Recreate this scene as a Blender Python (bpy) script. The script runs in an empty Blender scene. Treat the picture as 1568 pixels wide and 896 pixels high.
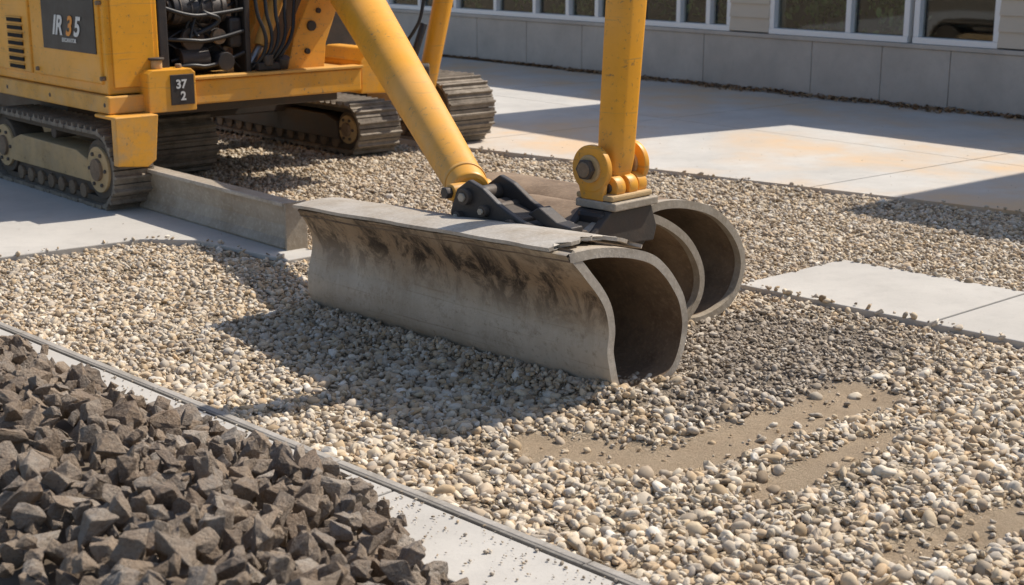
import bpy, bmesh, math, random
import numpy as np
from mathutils import Vector, Matrix, noise
random.seed(7); rng=np.random.default_rng(7)
D=bpy.data
scene=bpy.context.scene
C=scene.collection

# ------------------------------------------------------------------ materials
def newmat(name):
    m=D.materials.new(name); m.use_nodes=True
    nt=m.node_tree; b=nt.nodes["Principled BSDF"]
    return m,nt,b
def N(nt,t,**k):
    n=nt.nodes.new(t)
    for a,v in k.items(): setattr(n,a,v)
    return n
def noise_n(nt,scale,detail=6,rough=.6,coord='Object',vec=None,dist=0):
    n=N(nt,'ShaderNodeTexNoise'); n.inputs['Scale'].default_value=scale
    n.inputs['Detail'].default_value=detail; n.inputs['Roughness'].default_value=rough
    n.inputs['Distortion'].default_value=dist
    if vec is None:
        tc=N(nt,'ShaderNodeTexCoord'); vec=tc.outputs[coord]
    nt.links.new(vec,n.inputs['Vector']); return n
def ramp(nt,src,stops):
    r=N(nt,'ShaderNodeValToRGB'); e=r.color_ramp.elements
    while len(e)<len(stops): e.new(.5)
    for i,(p,c) in enumerate(stops):
        e[i].position=p; e[i].color=(*c,1) if len(c)==3 else c
    nt.links.new(src,r.inputs[0]); return r
def mix(nt,fac,a,b,mode='MIX'):
    m=N(nt,'ShaderNodeMix'); m.data_type='RGBA'; m.blend_type=mode
    for s,v in ((m.inputs[0],fac),(m.inputs[6],a),(m.inputs[7],b)):
        if hasattr(v,'links') or hasattr(v,'is_linked'): nt.links.new(v,s)
        else: s.default_value=v if not isinstance(v,tuple) else ((*v,1) if len(v)==3 else v)
    return m.outputs[2]
def bump(nt,b,h,strength=.3,dist=.01,normal=None):
    n=N(nt,'ShaderNodeBump'); n.inputs['Strength'].default_value=strength; n.inputs['Distance'].default_value=dist
    nt.links.new(h,n.inputs['Height'])
    if normal is not None: nt.links.new(normal,n.inputs['Normal'])
    if b is not None: nt.links.new(n.outputs[0],b.inputs['Normal'])
    return n.outputs[0]
def mul(nt,a,b):
    m=N(nt,'ShaderNodeMath',operation='MULTIPLY')
    for s,v in((m.inputs[0],a),(m.inputs[1],b)):
        if hasattr(v,'is_linked'): nt.links.new(v,s)
        else: s.default_value=v
    return m.outputs[0]
def g(v): return (v,v,v)

def mat_paint(name,base,dirt=(.16,.11,.06),amount=.5,rough=.38,dust=.35):
    m,nt,b=newmat(name)
    n1=noise_n(nt,3.0,8,.65); n2=noise_n(nt,40,4,.7)
    c=mix(nt,ramp(nt,n1.outputs[0],[(.45,g(0)),(.75,g(amount))]).outputs[0],base,tuple(x*.62 for x in base))
    r2=ramp(nt,n2.outputs[0],[(.60,g(0)),(.65,g(1))])
    c=mix(nt,mul(nt,r2.outputs[0],ramp(nt,n1.outputs[0],[(.42,g(0)),(.62,g(1))]).outputs[0]),c,dirt)
    n3=noise_n(nt,1.3,5,.5); r3=ramp(nt,n3.outputs[0],[(.4,g(0)),(.8,g(dust))])
    c=mix(nt,r3.outputs[0],c,(.55,.42,.25))
    tc=N(nt,'ShaderNodeTexCoord'); mp=N(nt,'ShaderNodeMapping'); mp.inputs['Scale'].default_value=(2,2,60); mp.inputs['Rotation'].default_value=(.35,.2,0)
    nt.links.new(tc.outputs['Object'],mp.inputs[0]); n4=noise_n(nt,1.2,4,.6,vec=mp.outputs[0])
    c=mix(nt,ramp(nt,n4.outputs[0],[(.62,g(0)),(.70,g(.5))]).outputs[0],c,(.32,.22,.10))
    # dust lying low on the machine
    sp_=N(nt,'ShaderNodeSeparateXYZ'); nt.links.new(tc.outputs['Object'],sp_.inputs[0])
    zr_=N(nt,'ShaderNodeMapRange'); zr_.inputs[1].default_value=.95; zr_.inputs[2].default_value=.45; nt.links.new(sp_.outputs[2],zr_.inputs[0])
    n8=noise_n(nt,7,7,.7)
    c=mix(nt,mul(nt,mul(nt,zr_.outputs[0],.75),ramp(nt,n8.outputs[0],[(.42,g(0)),(.68,g(1))]).outputs[0]),c,(.42,.31,.18))
    nt.links.new(c,b.inputs['Base Color'])
    rr=ramp(nt,n1.outputs[0],[(.3,g(rough)),(.7,g(rough+.3))]); nt.links.new(rr.outputs[0],b.inputs['Roughness'])
    bump(nt,b,n2.outputs[0],.08,.003,bump(nt,None,n3.outputs[0],.15,.02))
    return m
YEL=mat_paint("yellow_paint",(.84,.375,.018),rough=.33)
YEL2=mat_paint("yellow_paint_faded",(.74,.37,.055),amount=.8,rough=.5)
TAN=mat_paint("tan_paint_worn",(.54,.37,.18),amount=.9,rough=.6)

def mat_steel(name,base,dark,rough=.55,metal=.35,scale=4,bumpS=.2):
    m,nt,b=newmat(name)
    n1=noise_n(nt,scale,9,.7); n2=noise_n(nt,scale*14,5,.7)
    c=mix(nt,ramp(nt,n1.outputs[0],[(.35,g(0)),(.68,g(1))]).outputs[0],base,dark)
    c=mix(nt,ramp(nt,n2.outputs[0],[(.5,g(0)),(.8,g(.5))]).outputs[0],c,tuple(min(1,x*1.6) for x in base))
    nt.links.new(c,b.inputs['Base Color']); b.inputs['Metallic'].default_value=metal
    nt.links.new(ramp(nt,n1.outputs[0],[(.3,g(rough)),(.7,g(rough+.25))]).outputs[0],b.inputs['Roughness'])
    bump(nt,b,n2.outputs[0],bumpS,.004,bump(nt,None,n1.outputs[0],bumpS,.02))
    return m
BLACK=mat_steel("black_steel",(.035,.035,.038),(.07,.055,.045),.4,.3,6)
DARKI=mat_steel("dark_iron",(.07,.063,.056),(.12,.09,.07),.5,.4,6)
GREYST=mat_steel("worn_steel",(.43,.38,.31),(.27,.215,.15),.5,.12,3,.35)
PALEST=mat_steel("pale_steel",(.50,.46,.40),(.33,.275,.21),.5,.12,5,.35)
EDGEM=mat_steel("edging_metal",(.27,.25,.22),(.16,.145,.125),.7,.1,4)
EDGEC=mat_steel("edging_cap",(.40,.37,.33),(.25,.225,.19),.8,0,5)
RUST=mat_steel("rusty_steel",(.28,.20,.13),(.13,.088,.057),.7,.08,4,.4)
TRK=mat_steel("track_steel",(.29,.245,.19),(.13,.105,.08),.6,.15,8,.4)
TRKD=mat_steel("track_chain",(.08,.066,.053),(.15,.115,.08),.7,.2,10,.4)
CHROME=mat_steel("rod_steel",(.4,.4,.4),(.3,.3,.3),.25,.9,4,.02)
RUB,nt,b=newmat("rubber_hose"); b.inputs['Base Color'].default_value=(.015,.015,.016,1); b.inputs['Roughness'].default_value=.45
WHITE,nt,b=newmat("white_decal"); b.inputs['Base Color'].default_value=(.66,.66,.64,1); b.inputs['Roughness'].default_value=.5
ORANGE,nt,b=newmat("orange_decal"); b.inputs['Base Color'].default_value=(.75,.28,.03,1)
HOLE,nt,b=newmat("dark_void"); b.inputs['Base Color'].default_value=(.01,.01,.01,1); b.inputs['Roughness'].default_value=.9

# mouldboard steel, mud-stained near the upper edge
MB,nt,b=newmat("mouldboard_steel")
tc=N(nt,'ShaderNodeTexCoord'); sep=N(nt,'ShaderNodeSeparateXYZ'); nt.links.new(tc.outputs['Object'],sep.inputs[0])
n1=noise_n(nt,2.2,9,.65); n2=noise_n(nt,45,5,.7)
mp=N(nt,'ShaderNodeMapping'); mp.inputs['Scale'].default_value=(6.5,3,4.2); mp.inputs['Rotation'].default_value=(0,.8,0); nt.links.new(tc.outputs['Object'],mp.inputs[0])
n3=noise_n(nt,1.0,12,.76,vec=mp.outputs[0],dist=.5)
mp2=N(nt,'ShaderNodeMapping'); mp2.inputs['Scale'].default_value=(44,4,3.0); nt.links.new(tc.outputs['Object'],mp2.inputs[0])
n4=noise_n(nt,1.0,6,.7,vec=mp2.outputs[0])
mp3=N(nt,'ShaderNodeMapping'); mp3.inputs['Scale'].default_value=(1.4,6,70); mp3.inputs['Rotation'].default_value=(0,.06,0); nt.links.new(tc.outputs['Object'],mp3.inputs[0])
n6=noise_n(nt,1.0,5,.6,vec=mp3.outputs[0])
c=mix(nt,ramp(nt,n1.outputs[0],[(.35,g(0)),(.7,g(1))]).outputs[0],(.54,.475,.38),(.38,.315,.235))
c=mix(nt,ramp(nt,n4.outputs[0],[(.5,g(0)),(.85,g(.4))]).outputs[0],c,(.63,.58,.49))
c=mix(nt,ramp(nt,n6.outputs[0],[(.58,g(0)),(.70,g(.45))]).outputs[0],c,(.25,.19,.13))
zr=N(nt,'ShaderNodeMapRange'); zr.inputs[1].default_value=.22; zr.inputs[2].default_value=.40; nt.links.new(sep.outputs[2],zr.inputs[0])
zt=N(nt,'ShaderNodeMapRange'); zt.inputs[1].default_value=.64; zt.inputs[2].default_value=.47; nt.links.new(sep.outputs[2],zt.inputs[0])
mm=mul(nt,zr.outputs[0],zt.outputs[0])
c=mix(nt,mul(nt,mm,.75),c,(.30,.19,.10))
c=mix(nt,mul(nt,mm,ramp(nt,n3.outputs[0],[(.47,g(0)),(.57,g(1))]).outputs[0]),c,(.045,.03,.02))
c=mix(nt,ramp(nt,n2.outputs[0],[(.56,g(0)),(.70,g(.55))]).outputs[0],c,(.2,.15,.10))
n7=noise_n(nt,11,8,.75)
c=mix(nt,ramp(nt,n7.outputs[0],[(.54,g(0)),(.66,g(.5))]).outputs[0],c,(.27,.20,.135))
zb=N(nt,'ShaderNodeMapRange'); zb.inputs[1].default_value=.10; zb.inputs[2].default_value=.0; nt.links.new(sep.outputs[2],zb.inputs[0])
c=mix(nt,mul(nt,zb.outputs[0],ramp(nt,n1.outputs[0],[(.35,g(.3)),(.6,g(.9))]).outputs[0]),c,(.36,.28,.19))
nt.links.new(c,b.inputs['Base Color']); b.inputs['Metallic'].default_value=.03
nt.links.new(ramp(nt,n1.outputs[0],[(.3,g(.45)),(.7,g(.7))]).outputs[0],b.inputs['Roughness'])
bump(nt,b,n2.outputs[0],.3,.003,bump(nt,None,n1.outputs[0],.6,.03,bump(nt,None,n3.outputs[0],.4,.012)))

def mat_conc(name,base,stain=None,scale=1.2):
    m,nt,b=newmat(name)
    n1=noise_n(nt,scale,8,.65,coord='Object'); n2=noise_n(nt,70,5,.75); n3=noise_n(nt,.38,6,.6,dist=.5); n5=noise_n(nt,9,6,.7)
    c=mix(nt,ramp(nt,n1.outputs[0],[(.3,g(0)),(.72,g(1))]).outputs[0],base,tuple(x*.76 for x in base))
    c=mix(nt,ramp(nt,n5.outputs[0],[(.5,g(0)),(.8,g(.4))]).outputs[0],c,tuple(x*.62 for x in base))
    c=mix(nt,ramp(nt,n2.outputs[0],[(.55,g(0)),(.8,g(.5))]).outputs[0],c,tuple(x*.5 for x in base))
    if stain:
        c=mix(nt,mul(nt,ramp(nt,n3.outputs[0],[(.42,g(0)),(.58,g(.85))]).outputs[0],ramp(nt,n1.outputs[0],[(.35,g(.15)),(.6,g(1))]).outputs[0]),c,stain)
    nt.links.new(c,b.inputs['Base Color']); b.inputs['Roughness'].default_value=.85
    bump(nt,b,n2.outputs[0],.25,.004)
    return m
CONC=mat_conc("pale_concrete",(.56,.53,.48))
CONCS=mat_conc("paving_concrete",(.59,.565,.52),stain=(.68,.47,.27))
CONCW=mat_conc("wall_concrete",(.54,.49,.43),scale=2)
MUD=mat_conc("soil_dark",(.16,.125,.09))

def mat_bed(name,attrs=True):
    m,nt,b=newmat(name)
    tc=N(nt,'ShaderNodeTexCoord')
    v=N(nt,'ShaderNodeTexVoronoi'); v.inputs['Scale'].default_value=42; nt.links.new(tc.outputs['Object'],v.inputs['Vector'])
    v2=N(nt,'ShaderNodeTexVoronoi'); v2.feature='DISTANCE_TO_EDGE'; v2.inputs['Scale'].default_value=42; nt.links.new(tc.outputs['Object'],v2.inputs['Vector'])
    hs=N(nt,'ShaderNodeSeparateColor'); nt.links.new(v.outputs['Color'],hs.inputs[0])
    c=ramp(nt,hs.outputs[0],[(0,(.24,.18,.115)),(.5,(.37,.295,.20)),(1,(.52,.43,.31))]).outputs[0]
    e=ramp(nt,v2.outputs[0],[(0,g(.3)),(.12,g(1))])
    c=mix(nt,1.0,c,e.outputs[0],'MULTIPLY')
    nz=noise_n(nt,7,8,.7); nf=noise_n(nt,120,5,.8)
    h=e.outputs[0]
    if attrs:
        a=N(nt,'ShaderNodeAttribute',attribute_name='sand'); a2=N(nt,'ShaderNodeAttribute',attribute_name='grey')
        sandc=mix(nt,nz.outputs[0],(.76,.59,.40),(.50,.365,.235))
        sandc=mix(nt,ramp(nt,nf.outputs[0],[(.45,g(0)),(.7,g(.5))]).outputs[0],sandc,(.36,.265,.175))
        c=mix(nt,a2.outputs['Fac'],c,mix(nt,nf.outputs[0],(.15,.12,.09),(.31,.255,.195)))
        c=mix(nt,a.outputs['Fac'],c,sandc)
        h=mix(nt,a.outputs['Fac'],h,nf.outputs[0])
    nt.links.new(c,b.inputs['Base Color']); b.inputs['Roughness'].default_value=.95
    n0=bump(nt,None,h,.8,.01); n00=bump(nt,None,nz.outputs[0],.6,.035,n0); bump(nt,b,nf.outputs[0],.6,.008,n00)
    return m
BED=mat_bed("gravel_bed_mat"); GROUNDM=mat_bed("ground_mat",False)

def mat_peb(name):
    m,nt,b=newmat(name)
    oi=N(nt,'ShaderNodeObjectInfo')
    a=N(nt,'ShaderNodeAttribute',attribute_type='INSTANCER',attribute_name='tint')
    r=ramp(nt,oi.outputs['Random'],[(0,(.20,.145,.09)),(.10,(.60,.44,.26)),(.20,(.40,.315,.23)),(.30,(.70,.56,.37)),(.40,(.47,.41,.335)),(.50,(.76,.65,.48)),(.60,(.56,.39,.22)),(.70,(.64,.57,.47)),(.80,(.82,.73,.58)),(.90,(.35,.28,.20)),(1,(.85,.80,.70))])
    gr=ramp(nt,oi.outputs['Random'],[(0,(.14,.115,.09)),(.5,(.27,.23,.185)),(.85,(.38,.325,.265)),(1,(.54,.48,.40))])
    c=mix(nt,a.outputs['Fac'],r.outputs[0],gr.outputs[0])
    n=noise_n(nt,4,5,.7)
    c=mix(nt,ramp(nt,n.outputs[0],[(.4,g(0)),(.75,g(.5))]).outputs[0],c,(.34,.255,.17))
    nt.links.new(c,b.inputs['Base Color']); b.inputs['Roughness'].default_value=.8
    bump(nt,b,n.outputs[0],.3,.003)
    return m
PEB=mat_peb("pebble_stone")
ROCK,nt,b=newmat("brown_rock")
oi=N(nt,'ShaderNodeObjectInfo')
r=ramp(nt,oi.outputs['Random'],[(0,(.15,.12,.095)),(.2,(.36,.295,.23)),(.4,(.23,.17,.12)),(.6,(.42,.325,.235)),(.8,(.29,.25,.21)),(1,(.48,.42,.35))])
n=noise_n(nt,3.0,9,.7); n2=noise_n(nt,11,6,.7)
c=mix(nt,ramp(nt,n.outputs[0],[(.38,g(0)),(.68,g(.7))]).outputs[0],r.outputs[0],(.30,.205,.13))
c=mix(nt,ramp(nt,n2.outputs[0],[(.5,g(0)),(.75,g(.6))]).outputs[0],c,(.48,.41,.33))
c=mix(nt,ramp(nt,n2.outputs[0],[(.28,g(.8)),(.44,g(0))]).outputs[0],c,(.075,.057,.042))
nt.links.new(c,b.inputs['Base Color']); b.inputs['Roughness'].default_value=.85
bump(nt,b,n2.outputs[0],.8,.01,bump(nt,None,n.outputs[0],.7,.04))

# ------------------------------------------------------------------ mesh helpers
def add(name,me,mat,parent=None):
    o=D.objects.new(name,me); C.objects.link(o)
    if mat: me.materials.append(mat)
    if parent: o.parent=parent
    return o
def meshobj(name,vs,fs,mat,parent=None,smooth=False,bev=0):
    me=D.meshes.new(name); me.from_pydata([tuple(v) for v in vs],[],fs)
    bm=bmesh.new(); bm.from_mesh(me); bmesh.ops.recalc_face_normals(bm,faces=bm.faces); bm.to_mesh(me); bm.free()
    if smooth: me.polygons.foreach_set('use_smooth',[True]*len(me.polygons))
    o=add(name,me,mat,parent)
    if bev:
        md=o.modifiers.new('b','BEVEL'); md.width=bev; md.segments=2; md.limit_method='ANGLE'
    return o
def box(name,x0,x1,y0,y1,z0,z1,mat,parent=None,bev=.008):
    vs=[(x,y,z) for x in(x0,x1) for y in(y0,y1) for z in(z0,z1)]
    fs=[(0,1,3,2),(4,6,7,5),(0,4,5,1),(2,3,7,6),(0,2,6,4),(1,5,7,3)]
    return meshobj(name,vs,fs,mat,parent,bev=bev)
def frame_from(d):
    d=Vector(d).normalized(); u=d.orthogonal().normalized() if abs(d.z)>.99 else d.cross(Vector((0,0,1))).normalized()
    return u,d.cross(u).normalized()
def cyl(name,p0,p1,r0,mat,parent=None,r1=None,seg=36,bev=.004):
    r1=r0 if r1 is None else r1
    p0=Vector(p0);p1=Vector(p1);u,w=frame_from(p1-p0)
    vs=[]
    for p,r in((p0,r0),(p1,r1)):
        for i in range(seg):
            a=2*math.pi*i/seg; vs.append(p+(u*math.cos(a)+w*math.sin(a))*r)
    fs=[(i,(i+1)%seg,seg+(i+1)%seg,seg+i) for i in range(seg)]+[tuple(range(seg))[::-1],tuple(range(seg,2*seg))]
    o=meshobj(name,vs,fs,mat,parent,bev=bev)
    for p in o.data.polygons: p.use_smooth=len(p.vertices)==4
    return o
def extr(name,prof,ax,t0,t1,mat,parent=None,bev=.006):
    vs=[]
    for t in(t0,t1):
        for a,z in prof: vs.append((a,t,z) if ax=='y' else (t,a,z))
    n=len(prof)
    fs=[(i,(i+1)%n,n+(i+1)%n,n+i) for i in range(n)]+[tuple(range(n))[::-1],tuple(range(n,2*n))]
    return meshobj(name,vs,fs,mat,parent,bev=bev)
def hose(name,pts,r,mat,parent=None):
    cu=D.curves.new(name,'CURVE'); cu.dimensions='3D'; cu.bevel_depth=r; cu.bevel_resolution=4
    s=cu.splines.new('NURBS'); s.points.add(len(pts)-1)
    for i,p in enumerate(pts): s.points[i].co=(*p,1)
    s.use_endpoint_u=True; s.order_u=3; cu.materials.append(mat)
    o=D.objects.new(name,cu); C.objects.link(o)
    if parent: o.parent=parent
    return o
def empty(name,loc,ang=0):
    e=D.objects.new(name,None); C.objects.link(e); e.location=loc; e.rotation_euler=(0,0,ang); return e
def catmull(P,n,closed=True):
    out=[];m=len(P)
    for i in range(m if closed else m-1):
        p=[np.array(P[(i+k)%m] if closed else P[min(max(i+k,0),m-1)],float) for k in(-1,0,1,2)]
        for j in range(n):
            t=j/n
            out.append(.5*((2*p[1])+(-p[0]+p[2])*t+(2*p[0]-5*p[1]+4*p[2]-p[3])*t*t+(-p[0]+3*p[1]-3*p[2]+p[3])*t**3))
    if not closed: out.append(np.array(P[-1],float))
    return np.array(out)
def inpoly(x,y,poly):
    x=np.asarray(x);y=np.asarray(y);r=np.zeros(x.shape,bool);n=len(poly)
    for i in range(n):
        x1,y1=poly[i];x2,y2=poly[(i+1)%n]
        if y1==y2: continue
        r^=((y1>y)!=(y2>y))&(x<(x2-x1)*(y-y1)/(y2-y1)+x1)
    return r
def segd(x,y,a,b):
    ax,ay=a;bx,by=b;dx,dy=bx-ax,by-ay
    t=np.clip(((x-ax)*dx+(y-ay)*dy)/(dx*dx+dy*dy),0,1)
    return np.hypot(x-ax-t*dx,y-ay-t*dy)
def sm(e0,e1,v):
    t=np.clip((v-e0)/(e1-e0),0,1); return t*t*(3-2*t)
def wav(x,y,f,s=0):
    return (np.sin(x*f+1.3+s)*np.cos(y*f*1.17+s*2)+np.sin((x+y)*f*.73+s*3)*.7+np.cos((x-1.6*y)*f*1.31+s)*.5)/2.2

# ------------------------------------------------------------------ ground
meshobj("ground",[(-400,-60,-.06),(400,-60,-.06),(400,700,-.06),(-400,700,-.06)],[(0,1,2,3)],GROUNDM)

SLAB_R=[(1.13,6.87),(1.77,7.43),(5.2,4.05),(4.56,3.49)]
_d=(.787,-.617)
PAVB=[(-.26-_d[0]*14,11.46-_d[1]*14),(-.26,11.46),(3.2,8.75),(3.2+_d[0]*9,8.75+_d[1]*9),(22,9),(22,40),(-12,40)]
PAVL=[(-7.0,4.32),(-2.13,7.96),(-1.78,7.93),(-1.20,7.42),(-1.02,7.58),(-2.35,9.05),(-9,15.6),(-16,12)]
GREY=[(.62,6.2),(1.07,6.55),(1.85,6.15),(1.62,5.45),(1.15,5.02),(.5,4.8),(.45,5.1)]
def sandf(x,y):
    w=wav(x,y,9)*.035+wav(x,y,23,2)*.02+wav(x,y,51,3)*.012
    d1=np.minimum(segd(x,y,(.12,4.68),(.52,4.50)),segd(x,y,(.52,4.50),(1.36,5.22)))+w
    d2=segd(x,y,(.78,4.18),(1.32,4.74))+w
    d3=segd(x,y,(1.12,3.76),(1.9,4.25))+w
    d4=segd(x,y,(1.25,3.35),(2.0,3.9))+w
    return np.maximum.reduce([1-sm(.06,.19,d1),(1-sm(.03,.12,d2))*.9,(1-sm(.03,.12,d3))*.85,(1-sm(.07,.18,d4))*.9])
_off=[(math.cos(k*2.4)*.06*math.sqrt(k),math.sin(k*2.4)*.06*math.sqrt(k)) for k in range(18)]
def greyf(x,y):
    a=x+wav(x,y,14)*.08;b_=y+wav(x,y,12,1)*.08
    return sum(inpoly(a+dx,b_+dy,GREY).astype(float) for dx,dy in _off)/18
_bo=(.398,5.125);_a=(.713,-.702);_b=(.702,.713)
def bk(x,y):
    dx,dy=x-_bo[0],y-_bo[1]; return dx*_a[0]+dy*_a[1],dx*_b[0]+dy*_b[1]
def berm(x,y):
    a,b_=bk(x,y)
    k=sm(-2.05,-1.85,a)*(1-sm(.0,.15,a))
    return k*.035*np.exp(-((b_+.05)/.07)**2)*(1+.5*wav(x,y,18,4))+ .02*np.exp(-((a-.06)/.06)**2)*sm(-.1,0,b_)*(1-sm(.35,.5,b_))
def bedz(x,y):
    s=sandf(x,y)
    return .013*wav(x,y,3.1)+.009*wav(x,y,8.7,1)+.005*wav(x,y,21,2)-.014*s+.010*greyf(x,y)*wav(x,y,30,4)-.012+berm(x,y)
x0,x1,y0,y1=-4.6,5.6,3.0,14.6; st=.035
nx=int((x1-x0)/st)+1; ny=int((y1-y0)/st)+1
X,Y=np.meshgrid(np.linspace(x0,x1,nx),np.linspace(y0,y1,ny))
Z=bedz(X,Y)
Z=np.where(inpoly(X,Y,PAVB)|inpoly(X,Y,SLAB_R)|inpoly(X,Y,PAVL),np.minimum(Z,.0),Z)
Z=np.where((X+Y)<3.80,-.05,Z)
me=D.meshes.new("gravel_bed")
co=np.stack([X.ravel(),Y.ravel(),Z.ravel()],1)
idx=np.arange(nx*ny).reshape(ny,nx)
q=np.stack([idx[:-1,:-1].ravel(),idx[:-1,1:].ravel(),idx[1:,1:].ravel(),idx[1:,:-1].ravel()],1)
me.from_pydata(co.tolist(),[],q.tolist())
for nm,fn in(("sand",sandf),("grey",greyf)):
    at=me.attributes.new(nm,'FLOAT','POINT'); at.data.foreach_set('value',fn(X.ravel(),Y.ravel()).astype(np.float32))
me.polygons.foreach_set('use_smooth',[True]*len(me.polygons))
add("gravel_bed",me,BED)

def slab(name,poly,z,mat,th=.12,bev=.006,parent=None):
    n=len(poly); vs=[(x,y,z) for x,y in poly]+[(x,y,z-th) for x,y in poly]
    fs=[tuple(range(n)),tuple(range(n,2*n))[::-1]]+[(i,n+i,n+(i+1)%n,(i+1)%n) for i in range(n)]
    return meshobj(name,vs,fs,mat,parent,bev=bev)
def lerp(a,b,t): return (a[0]+(b[0]-a[0])*t,a[1]+(b[1]-a[1])*t)
pr=empty("concrete_paving_slab",(0,0,0))
ts=[0,.215,.47,.73,1]
for i in range(4):
    t0,t1=ts[i]+(.0015 if i else 0),ts[i+1]-.0015
    slab("slab_%d"%i,[lerp(SLAB_R[0],SLAB_R[3],t0),lerp(SLAB_R[1],SLAB_R[2],t0),lerp(SLAB_R[1],SLAB_R[2],t1),lerp(SLAB_R[0],SLAB_R[3],t1)],.018,CONC,parent=pr)
W0=Vector((-1.37,20.96)); wd=Vector((.6363,-.7714)); wn=Vector((-.7714,-.6363))
pavement=empty("pavement",(0,0,0))
cuts=[-9,-5.2,-1.5,1.6,4.6,7.6,10.9,15.5,21]
def wl(p): d=Vector(p)-W0; return d.dot(wd),d.dot(wn)
FP=[wl(PAVB[0]),wl(PAVB[1]),wl(PAVB[2]),wl(PAVB[3])]
def frontn(w):
    return float(np.interp(w,[a[0] for a in FP],[a[1] for a in FP]))
for i in range(len(cuts)-1):
    a,b_=cuts[i]+.006,cuts[i+1]-.006
    for k in(0,1):
        lo=(-.04,2.61)[k]; ha,hb=(2.60,2.60) if k==0 else (frontn(a),frontn(b_))
        P=[W0+wd*a+wn*lo,W0+wd*b_+wn*lo,W0+wd*b_+wn*max(hb,lo+.1),W0+wd*a+wn*max(ha,lo+.1)]
        slab("bay_%d_%d"%(i,k),[tuple(p) for p in P],.022,CONCS,parent=pavement,bev=0)
slab("left_apron",PAVL,.016,CONC,parent=pavement)

kerb=empty("concrete_kerb",(0,0,0))
u=Vector((.7071,-.7071)); v=Vector((.7071,.7071))
def sp(s,l):
    p=v*(s/math.sqrt(2))+u*l; return (p.x,p.y)
L0=-9
for i in range(16):
    a=L0+i*.92+.3;b_=a+.912
    slab("kerb_%d"%i,[sp(3.34,a),sp(3.335,b_),sp(3.765,b_),sp(3.765,a)],.030+random.uniform(-.002,.003),CONC,parent=kerb,bev=.005)
edg=empty("metal_edging",(0,0,0))
for i in range(16):
    a=L0+i*1.1;b_=a+1.095; j=random.uniform(-.004,.004)
    slab("strip_%d"%i,[sp(3.772+j,a),sp(3.772-j,b_),sp(3.790-j,b_),sp(3.790+j,a)],.033,EDGEM,parent=edg,bev=.002,th=.09)
    slab("cap_%d"%i,[sp(3.80+j,a),sp(3.80-j,b_),sp(3.842-j,b_),sp(3.842+j,a)],.030,EDGEC,parent=edg,bev=.004,th=.08)

# ------------------------------------------------------------------ scattering
def scatter(name,pts,rot,scl,tint,coll):
    me=D.meshes.new(name); n=len(pts)
    me.vertices.add(n); me.vertices.foreach_set('co',np.asarray(pts,np.float32).ravel())
    a=me.attributes.new('rot','FLOAT_VECTOR','POINT'); a.data.foreach_set('vector',np.asarray(rot,np.float32).ravel())
    a=me.attributes.new('scl','FLOAT_VECTOR','POINT'); a.data.foreach_set('vector',np.asarray(scl,np.float32).ravel())
    a=me.attributes.new('tint','FLOAT','POINT'); a.data.foreach_set('value',np.asarray(tint,np.float32))
    o=D.objects.new(name,me); C.objects.link(o)
    ng=D.node_groups.new(name,'GeometryNodeTree')
    ng.interface.new_socket('Geometry',in_out='INPUT',socket_type='NodeSocketGeometry')
    ng.interface.new_socket('Geometry',in_out='OUTPUT',socket_type='NodeSocketGeometry')
    gi=ng.nodes.new('NodeGroupInput');go=ng.nodes.new('NodeGroupOutput')
    ci=ng.nodes.new('GeometryNodeCollectionInfo'); ci.inputs['Collection'].default_value=coll
    ci.inputs['Separate Children'].default_value=True; ci.inputs['Reset Children'].default_value=True
    ip=ng.nodes.new('GeometryNodeInstanceOnPoints'); ip.inputs['Pick Instance'].default_value=True
    rv=ng.nodes.new('FunctionNodeRandomValue'); rv.data_type='INT'
    rv.inputs[4].default_value=0; rv.inputs[5].default_value=len(coll.objects)-1
    l=ng.links.new
    l(gi.outputs[0],ip.inputs['Points']); l(ci.outputs[0],ip.inputs['Instance']); l(rv.outputs[2],ip.inputs['Instance Index'])
    for nm,s in(('rot','Rotation'),('scl','Scale')):
        na=ng.nodes.new('GeometryNodeInputNamedAttribute'); na.data_type='FLOAT_VECTOR'; na.inputs[0].default_value=nm
        l(na.outputs[0],ip.inputs[s])
    l(ip.outputs[0],go.inputs[0])
    md=o.modifiers.new('scatter','NODES'); md.node_group=ng
    return o
pebc=D.collections.new("pebble_shapes")
for k in range(18):
    bm=bmesh.new()
    sx,sy,sz=1,random.uniform(.55,.9),random.uniform(.42,.75)
    if k%3==0:
        bmesh.ops.create_icosphere(bm,subdivisions=2,radius=.5)
    else:
        for i in range(12):
            p=Vector([random.gauss(0,1) for _ in range(3)]).normalized()*random.uniform(.42,.58); bm.verts.new(p)
        bmesh.ops.convex_hull(bm,input=bm.verts)
        for vt in [vv for vv in bm.verts if not vv.link_faces]: bm.verts.remove(vt)
        bmesh.ops.bevel(bm,geom=list(bm.edges),offset=.045,segments=2,affect='EDGES')
        bmesh.ops.triangulate(bm,faces=bm.faces)
    off=Vector((k*7.1,k*3.3,0))
    for vt in bm.verts:
        c0=vt.co.copy(); d=1+.32*noise.noise(c0*2.2+off)+.12*noise.noise(c0*5+off)
        vt.co=Vector((c0.x*sx*d,c0.y*sy*d,c0.z*sz*d))
    me=D.meshes.new("pebble_%d"%k); bm.to_mesh(me); bm.free(); me.polygons.foreach_set('use_smooth',[True]*len(me.polygons)); me.materials.append(PEB)
    pebc.objects.link(D.objects.new("pebble_%d"%k,me))
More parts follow.
